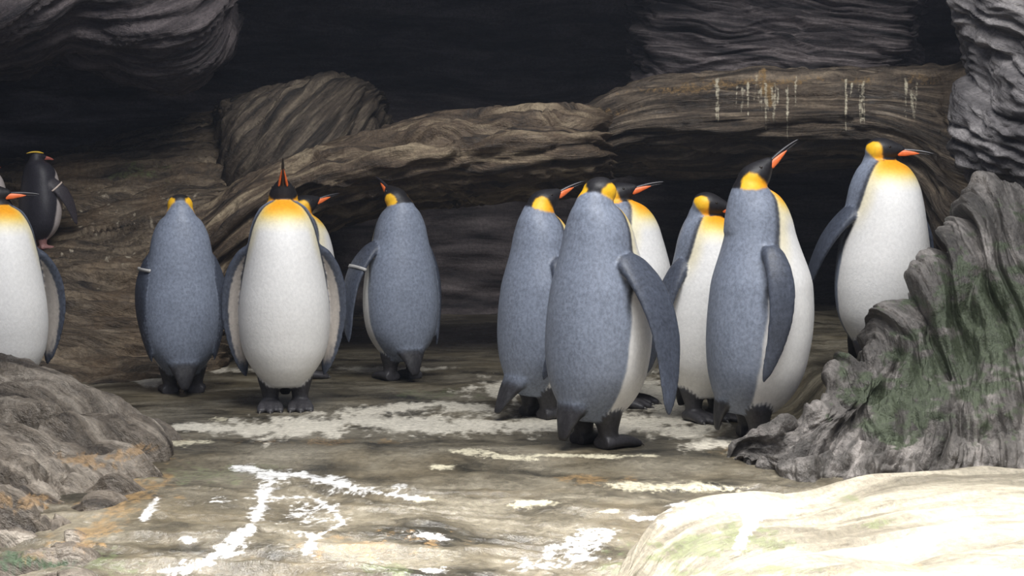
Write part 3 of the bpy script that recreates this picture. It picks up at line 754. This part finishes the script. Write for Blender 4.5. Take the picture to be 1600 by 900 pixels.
def build_penguin(name, label, pos, psi, s=1.0, head=(0, 0), lean=0.0, roll=0.0, stretch=0.0, hoff=(0, 0), fl=(8, -6, 0), fr=(8, -6, 0),
                  tail=1.0, taildir=0.0, crest=False, band=None, wide=1.0, chest=1.0, group=None, flen=0.47, neckw=1.0, tilt_pivot=0.12, feet_yaw=0.0, slim=0.0):
    """psi: compass of the body (0 faces the camera side, 90 to +X). head = (yaw to its left, pitch up) against the body"""
    root = bpy.data.objects.new(name, None)
    col.objects.link(root)
    root.location = (pos[0], pos[1], pos[2] - 0.007); root.rotation_euler = (0, 0, rad(psi - 90)); root.scale = (s, s, s)
    root.empty_display_size = 0.1
    tag(root, label, 'penguin', group)
    Vs, Fs, Cs, Ks = [], [], [], []
    def add(V, F, c, kind=0):
        Ks.append(np.full(len(V), kind))
        o = sum(len(v) for v in Vs)
        Vs.append(V); Cs.append(c); Fs.extend([tuple(i + o for i in f) for f in F])
    piv = np.array((0, 0, tilt_pivot))
    RL = rotm('X', roll) @ rotm('Y', lean)
    def tilt(V): return (V - piv) @ RL.T + piv
    # torso
    z = np.concatenate([np.linspace(.085, .12, 14, endpoint=False), np.linspace(.12, .74, 100, endpoint=False), np.linspace(.74, .81, 22)])
    f = interp_cr(KING['z'], KING['front'], z) * (1 + (chest - 1) * sstep(.15, .4, z))
    b = interp_cr(KING['z'], KING['back'], z); w = interp_cr(KING['z'], KING['w'], z) * wide
    sl = 1 - slim * sstep(.50, .68, z)
    f = f * sl; b = b * sl; w = w * sl
    zz = z + stretch * sstep(.45, .80, z)
    C = np.stack([0 * z, 0 * z, zz], 1)
    S = np.tile(np.array((0, 1.0, 0)), (len(z), 1)); Fv = np.tile(np.array((1.0, 0, 0)), (len(z), 1))
    nS = 112
    V, F, TH = loft(C, S, Fv, w, f, b, nS, 2.1)
    V0 = V.copy(); V0[:, 2] = np.r_[np.repeat(z, nS), z[0], z[-1]]
    add(tilt(V), F, colour_torso(V0, TH, crest), 1)
    tz, tzz, tw_, tf, tbk = z, zz, w, f, b
    # head frame
    hc = tilt(np.array([[0.0 + hoff[0], hoff[1] if len(hoff) > 2 else 0, 0.835 + stretch + hoff[-1]]]))[0]
    HR = rotm('Z', head[0]) @ rotm('Y', -head[1])
    # neck from the shoulders to the head
    nb = tilt(np.array([[-.015, 0, .67 + stretch * .6]]))[0]; nm = tilt(np.array([[-.022 + hoff[0] * .3, 0, .79 + stretch]]))[0]
    hb = hc + HR @ np.array((-.014, 0, -.010))
    t = np.linspace(0, 1, 40)
    C = bez(nb, nm, hb, t)
    T = np.gradient(C, axis=0); T /= np.linalg.norm(T, axis=1, keepdims=True)
    yaw = rad(head[0]) * sstep(.3, 1, t)
    f0 = np.stack([np.cos(yaw), np.sin(yaw), 0 * yaw], 1)
    f0 = f0 - T * (f0 * T).sum(1, keepdims=True); f0 /= np.linalg.norm(f0, axis=1, keepdims=True)
    s0 = np.cross(T, f0)
    r = np.interp(t, [0, .4, .75, 1], [.088, .076, .062, .050]) * neckw
    V, F, TH = loft(C, s0, f0, r, r, r, 64)
    tt = np.r_[np.repeat(t, 64), 0, 1]; td = np.degrees(TH)
    if crest:
        c = lerp(np.array((0.026, 0.024, 0.030)) * np.ones((len(V), 1)), np.array((0.58, 0.52, 0.50)), sstep(48, 40, td) * sstep(.45, .38, tt))
    else:
        nbk = np.interp(tt, [0, .5, 1], [58, 66, 86])
        c = lerp(GREYB * np.ones((len(V), 1)), BLACK, sstep(2, -2, td - nbk))
        c = lerp(c, np.array((0.86, 0.42, 0.02)), sstep(5.5, 3, np.abs(td - nbk)) * sstep(.25, .5, tt))
        c = lerp(c, ORANGE, sstep(.50, .44, tt) * sstep(4, -4, td - nbk))
        c = lerp(c, colour_head((V - hc) @ HR, crest), sstep(.35, .60, tt))
    add(V, F, c)
    # head
    hx = np.array([-.066, -.062, -.050, -.034, -.015, .008, .030, .048, .062, .074, .080])
    hw = np.array([.006, .022, .040, .051, .055, .052, .042, .031, .022, .014, .006])
    hu = np.array([.006, .022, .038, .046, .049, .046, .038, .029, .021, .014, .005])
    hd = np.array([.006, .022, .038, .047, .049, .046, .037, .026, .018, .012, .005])
    if crest: hu = hu * 1.05
    q = np.linspace(-.066, .080, 60)
    C = np.stack([q, 0 * q, -0.10 * np.maximum(q, 0) * 0.6], 1)
    S = np.tile(np.array((0, 1.0, 0)), (60, 1)); Fv = np.tile(np.array((0, 0, 1.0)), (60, 1))
    V, F, TH = loft(C, S, Fv, interp_cr(hx, hw, q), interp_cr(hx, hu, q), interp_cr(hx, hd, q), 72)
    F = [tuple(reversed(k)) for k in F]
    add(V @ HR.T + hc, F, colour_head(V, crest), 2)
    # flippers
    bands = {}
    for side, ang in ((1, fl), (-1, fr)):
        V, F, c, R = flipper(side, *ang[:3], flen, crest, *ang[3:])
        sh = np.array((.012, side * .102 * wide, .625 + stretch * .55))
        add(tilt(V @ R.T + sh), F if side > 0 else F, c)
        bands[side] = (R, sh)
    # legs and feet
    claws = []
    fcol = np.array((0.30, 0.15, 0.14)) if crest else FOOT
    for side in (1, -1):
        n = 24; t = np.linspace(0, 1, n)
        y0 = side * .056
        C = np.stack([-.01 + .015 * t, y0 + 0 * t, .17 - .145 * t], 1)
        r = np.interp(t, [0, .4, .7, 1], [.058, .046, .033, .028])
        V, F, TH = loft(C, np.tile((0, 1.0, 0), (n, 1)), np.tile((1.0, 0, 0), (n, 1)), r, r * 1.1, r * 1.1, 24)
        add(V, [tuple(reversed(k)) for k in F], lerp(np.tile(fcol, (len(V), 1)), GREYD, sstep(.11, .15, V[:, 2])))
        for k, (dy, ln) in enumerate(((-.038, .112), (0.0, .130), (.038, .112))):
            e = np.array((ln + .005, y0 + dy + side * feet_yaw * .05, .013)); a0 = np.array((-.028, y0 + dy * .25, .022))
            t = np.linspace(0, 1, 18)
            C = a0 + (e - a0) * t[:, None]; C[:, 2] += .008 * np.sin(t * np.pi)
            d = (e - a0); d /= np.linalg.norm(d); sv = np.cross((0, 0, 1.0), d); sv /= np.linalg.norm(sv)
            r = np.interp(t, [0, .3, .8, 1], [.027, .024, .0195, .012])
            V, F, TH = loft(C, np.tile(sv, (18, 1)), np.tile((0, 0, 1.0), (18, 1)), r, r * .9, r * .8, 16)
            add(V, F, np.tile(fcol, (len(V), 1)))
            claws.append((e, d))
    # tail
    if tail > 0:
        n = 26; t = np.linspace(0, 1, n)
        p0 = np.array((-.065, 0, .20)); p1 = np.array((-.115 - .02 * tail, 0, .12)); p2 = np.array((-.105 - .045 * tail, 0, .038))
        C = bez(p0, p1, p2, t)
        T = np.gradient(C, axis=0); T /= np.linalg.norm(T, axis=1, keepdims=True)
        sv = np.tile((0, 1.0, 0), (n, 1)); nv_ = np.cross(sv, T)
        V, F, TH = loft(C, sv, nv_, np.interp(t, [0, .5, 1], [.085, .058, .017]), np.interp(t, [0, .5, 1], [.045, .020, .006]), np.interp(t, [0, .5, 1], [.045, .020, .006]), 40)
        tt = np.r_[np.repeat(t, 40), 0, 1]
        streak = 0.5 + 0.5 * vn(V[:, 1] * 160, tt * 4, None, 9)
        ctl = lerp(np.tile(GREYB, (len(V), 1)), BLACK * 1.3, sstep(.18, .48, tt)) + 0.025 * (streak * sstep(.25, .6, tt) * sstep(1.0, .7, tt))[:, None]
        if crest: ctl = np.tile(np.array((0.03, 0.028, 0.034)), (len(V), 1))
        add(tilt(V) if abs(lean) < 1 else tilt(V), F, ctl)
    V = np.vstack(Vs); Cc = np.vstack(Cs)
    # union into one continuous skin
    tmp = bpy.data.meshes.new('tmp'); tmp.from_pydata(V.tolist(), [], Fs); tmp.update()
    to = bpy.data.objects.new('tmp', tmp); col.objects.link(to)
    md = to.modifiers.new('r', 'REMESH'); md.mode = 'VOXEL'; md.voxel_size = 0.0052 if not crest else 0.008
    dg = bpy.context.evaluated_depsgraph_get(); dg.update()
    me = bpy.data.meshes.new_from_object(to.evaluated_get(dg))
    bpy.data.objects.remove(to); bpy.data.meshes.remove(tmp)
    nv = len(me.vertices); X = np.empty(nv * 3); me.vertices.foreach_get('co', X); X = X.reshape(-1, 3)
    ed = np.empty(len(me.edges) * 2, np.int64); me.edges.foreach_get('vertices', ed); ed = ed.reshape(-1, 2)
    deg = np.bincount(ed.ravel(), minlength=nv)[:, None]
    kd = kdtree.KDTree(len(V))
    for i, p in enumerate(V): kd.insert(p, i)
    kd.balance()
    idx = np.array([kd.find(p)[1] for p in X])
    cc = Cc[idx]
    kid = np.concatenate(Ks)[idx]
    m1 = kid == 1
    U = (X[m1] - piv) @ RL + piv
    z0 = np.interp(U[:, 2], tzz, tz)
    ww = np.interp(z0, tz, tw_); fb = np.where(U[:, 0] > 0, np.interp(z0, tz, tf), np.interp(z0, tz, tbk))
    TH1 = np.arctan2(np.abs(U[:, 1]) / ww, U[:, 0] / fb)
    U[:, 2] = z0
    cc[m1] = colour_torso(U, TH1, crest)
    m2 = kid == 2
    cc[m2] = colour_head((X[m2] - hc) @ HR, crest)
    def relax(A):
        B = np.zeros_like(A)
        np.add.at(B, ed[:, 0], A[ed[:, 1]]); np.add.at(B, ed[:, 1], A[ed[:, 0]])
        return 0.5 * A + 0.5 * B / deg
    for k in range(4): X = relax(X)
    U = (X - piv) @ RL + piv
    wn = (sstep(.69 + stretch, .74 + stretch, U[:, 2]) * sstep(hc[2] - .015, hc[2] - .05, X[:, 2]))[:, None]
    for k in range(22): X = X * (1 - wn) + relax(X) * wn
    wt = (sstep(.25, .18, U[:, 2]) * sstep(.05, .09, X[:, 2]) * sstep(-.05, -.09, X[:, 0]))[:, None]
    for k in range(16): X = X * (1 - wt) + relax(X) * wt
    cc = relax(cc)
    me.vertices.foreach_set('co', X.ravel())
    at = me.color_attributes.new('Col', 'FLOAT_COLOR', 'POINT')
    at.data.foreach_set('color', np.hstack([cc, np.ones((nv, 1))]).astype(np.float32).ravel())
    me.polygons.foreach_set('use_smooth', np.ones(len(me.polygons), bool))
    me.name = 'body'
    me.materials.clear(); me.materials.append(M_PLUM); me.update()
    body = bpy.data.objects.new('body', me); col.objects.link(body); body.parent = root
    # bill
    def hp(L): return np.asarray(L) @ HR.T + hc
    Lb = 0.128 if not crest else 0.085
    q = np.linspace(0, 1, 26)
    droop = -0.012 - .020 * q ** 2.2
    base_r = 0.0125 if not crest else 0.020
    up = np.interp(q, [0, .5, .9, 1], [base_r, base_r * .62, base_r * .32, .0015])
    C = np.stack([.052 + Lb * q, 0 * q, droop + .004], 1)
    V, F, TH = loft(C, np.tile((0, 1.0, 0), (26, 1)), np.tile((0, 0, 1.0), (26, 1)), up * .85, up, up * .55, 20)
    bill = mesh_obj('bill', hp(V), [tuple(reversed(k)) for k in F], M_RED if crest else M_BILL, root)
    C2 = np.stack([.050 + Lb * .93 * q, 0 * q, droop - .006 + .0075 * q], 1)
    lo = up * np.interp(q, [0, .2, .7, 1], [.6, .8, .7, .5])
    V, F, TH = loft(C2, np.tile((0, 1.0, 0), (26, 1)), np.tile((0, 0, 1.0), (26, 1)), lo * .8, lo * .5, lo, 20)
    mesh_obj('lower_bill', hp(V), [tuple(reversed(k)) for k in F], M_RED if crest else M_BILL, bill)
    if not crest:
        for side in (1, -1):
            q2 = np.linspace(0, 1, 24)
            C = np.stack([.046 + .082 * q2, side * np.interp(q2, [0, .3, 1], [.0165, .0125, .0035]), np.interp(q2, [0, 1], [-.0150, -.0160]) - .006 * q2 ** 2], 1)
            hh = np.interp(q2, [0, .12, .4, .8, 1], [.002, .0105, .0105, .0055, .001]); 
            V, F, TH = loft(C, np.tile((0, 1.0, 0), (24, 1)), np.tile((0, 0, 1.0), (24, 1)), hh * .45, hh, hh, 16)
            mesh_obj('bill_plate', hp(V), [tuple(reversed(k)) for k in F], M_PLATE, bill)
    # eyes
    for side in (1, -1):
        th = np.linspace(0.05, np.pi - 0.05, 9)
        C = np.stack([0 * th, 0 * th, .0052 * np.cos(th)], 1); r = .0052 * np.sin(th)
        V, F, TH = loft(C, np.tile((0, 1.0, 0), (9, 1)), np.tile((1.0, 0, 0), (9, 1)), r, r, r, 12)
        mesh_obj('eye', hp(V + np.array((.028, side * .0385, .010))), F, M_EYE, root)
    if crest:
        for side in (1, -1):
            t = np.linspace(0, 1, 20)
            C = np.stack([.05 - .145 * t, side * (.030 + .030 * t), .030 + .012 * np.sin(t * 3) - .004 * t], 1)
            r = np.interp(t, [0, .2, .7, 1], [.003, .0085, .007, .001])
            V, F, TH = loft(C, np.tile((0, 1.0, 0), (20, 1)), np.tile((0, 0, 1.0), (20, 1)), r, r, r, 12)
            mesh_obj('crest', hp(V), F, M_CREST, root)
    # claws
    for e, d in claws:
        t = np.linspace(0, 1, 6)
        C = e - d * .004 + d * .020 * t[:, None]; C[:, 2] -= .009 * t ** 2
        r = np.interp(t, [0, 1], [.0052, .0008])
        sv = np.cross((0, 0, 1.0), d)
        V, F, TH = loft(C, np.tile(sv, (6, 1)), np.tile((0, 0, 1.0), (6, 1)), r, r, r, 8)
        mesh_obj('claw', V, F, M_CLAW, root)
    # identification band round the flipper
    if band:
        side, tb_, bm = band
        R, sh = bands[side]
        L = flen
        n = 40; a = np.linspace(0, 2 * np.pi, n, endpoint=False)
        hwb = L * np.interp(tb_, [0, .06, .18, .35, .6], [.075, .115, .135, .140, .125]) + .006
        xb = L * (0.03 * math.sin(tb_ * math.pi) - 0.16 * tb_ ** 2); yb = 0.058 * math.sin(math.pi * tb_ ** 0.75) * side
        thb = np.interp(tb_, [0, .15, .5], [.030, .020, .012]) + .006
        V = []
        for zo, k in ((-.007, 1.0), (.007, 1.0), (.007, .86), (-.007, .86)):
            V.append(np.stack([xb + np.cos(a) * hwb * (1 if k == 1 else .97), yb + np.sin(a) * thb * k, -L * tb_ + zo + 0 * a], 1))
        V = np.vstack(V)
        F = []
        for r_ in range(4):
            for j in range(n):
                F.append((r_ * n + j, r_ * n + (j + 1) % n, ((r_ + 1) % 4) * n + (j + 1) % n, ((r_ + 1) % 4) * n + j))
        bo = mesh_obj('flipper_band', tilt(V @ R.T + sh), F, bm, root)
        bo['label'] = 'narrow identification band round the flipper'
    return root

def on_floor(px, py):
    D = 5.0
    for k in range(40):
        p = P(px, py, D)
        D += (p[2] - float(H(p[0], p[1]))) * 4.0
    return P(px, py, D)

def king(label, px, py, phi, headphi=None, pitch=0.0, pos=None, **kw):
    p = on_floor(px, py) if pos is None else pos
    a = math.degrees(math.atan2(p[0], p[1]))
    if headphi is None: headphi = phi
    group = 'king penguins gathered on the rock ledge'
    return build_penguin('king_penguin', label, tuple(p), phi - a, head=(headphi - phi, pitch), group=group, **kw)

king('white-bellied king penguin behind the wrinkled brown rock, head turned aside', 6, 640, 4, 84, 10, s=.98, fl=(15, -4, 45), fr=(14, -8, 10), hoff=(0, -.03, 0))
king('king penguin showing its whole dark back beside the brown slope, both ear patches visible', 286, 614, 183, 180, -6, s=.93, fl=(7, 0, 20, 1, .05), fr=(7, 0, 20, 1, .05), band=(1, .16, M_BAND))
king('king penguin facing forward with its bill raised straight up, full white belly', 446, 638, 0, 0, 58, s=1.0, fl=(13, -2, 55), fr=(13, -2, 55), hoff=(-.01, -.015), flen=.50)
king('king penguin mostly hidden behind the one with its bill raised', 466, 590, 112, 108, 26, s=.93, hoff=(.045, 0))
king('back-turned king penguin with a banded flipper reaching aside, head tilted up', 628, 592, 203, 215, 40, s=.97, fl=(24, 0, 10), fr=(9, 0, 22, 1, .05), band=(1, .30, M_BAND), slim=.08, hoff=(.015, .022, 0))
king('grey-backed king penguin with tail fanned out behind the foremost one', 842, 651, 128, 108, 34, s=.95, tail=2.2, slim=.14, fl=(0, 10, 0, .9, .03), hoff=(.025, .005))
king('foremost grey-backed king penguin with one big flipper swung out', 930, 696, 136, 163, 20, s=1.0, fr=(22, 10, 0), fl=(0, 10, 0, .9, .03), hoff=(.02, 0), flen=.52, slim=.12)
king('king penguin peeking out behind the foremost one, cream flank and raised bill showing', 972, 632, 74, 88, 24, s=1.0, slim=.08, hoff=(-.02, -.012))
king('king penguin with dark head turned away between two grey-backed ones, creamy belly', 1101, 654, 38, 84, -4, s=.94, fr=(12, -6, 0, .85), slim=.08, hoff=(.02, 0))
king('tall king penguin stretching its neck, orange bill pointing up', 1176, 686, 108, 100, 50, s=1.02, stretch=.03, fr=(11, 4, 0, .74, .066), slim=.2, flen=.43, tail=.35)
king('king penguin standing behind the mossy boulder, bill held level', 1374, 583, 33, 84, 4, s=1.0, fr=(17, -22, 14, 1.15), tail=1.8)
def crested(label, px, py, D, phi, headphi, pitch, **kw):
    p = P(px, py, D)
    zs = []
    for dx, dy in ((0, 0), (.05, 0), (-.03, 0), (.03, .04), (.03, -.04)):
        hit = slope.ray_cast(Vector((p[0] + dx, p[1] + dy, 1.4)), Vector((0, 0, -1)))
        zs.append(hit[1].z)
    p[2] = sum(zs) / len(zs) + 0.002
    a = math.degrees(math.atan2(p[0], p[1]))
    return build_penguin('crested_penguin', label, tuple(p), phi - a, head=(headphi - phi, pitch), crest=True, group='small crested penguins on the upper slope', **kw)
crested('small dark crested penguin with red bill and yellow brow, flipper held out', 62, 388, 7.4, 118, 92, 0, s=.58, band=(-1, .2, M_BANDP), fr=(14, 38, 0), wide=1.3)
crested('small crested penguin at the upper slope partly cut off, pink bill', -20, 390, 7.4, 95, 90, 0, s=.56, wide=1.2)

# ------------------------------------------------------------------ added haze volume that lifts the blacks of the recess
def build_added_haze():
    x0, x1, y0, y1, z0, z1 = -3.7, 3.7, 3.9, 8.9, -0.03, 2.25
    V = np.array([(x, y, z) for z in (z0, z1) for y in (y0, y1) for x in (x0, x1)])
    F = [(0, 2, 3, 1), (4, 5, 7, 6), (0, 1, 5, 4), (2, 6, 7, 3), (0, 4, 6, 2), (1, 3, 7, 5)]
    m = bpy.data.materials.new('added_haze'); m.use_nodes = True
    nt = m.node_tree
    for n in list(nt.nodes): nt.nodes.remove(n)
    out = nt.nodes.new('ShaderNodeOutputMaterial'); v = nt.nodes.new('ShaderNodeVolumeScatter')
    v.inputs['Color'].default_value = (0.74, 0.82, 1.0, 1); v.inputs['Density'].default_value = 0.0105; v.inputs['Anisotropy'].default_value = 0.2
    nt.links.new(v.outputs[0], out.inputs['Volume'])
    o = mesh_obj('added_haze', V, F, m, smooth=False)
    tag(o, 'added faint bluish haze lifting the blacks of the rock recess', 'added_haze', kind='stuff')
build_added_haze()
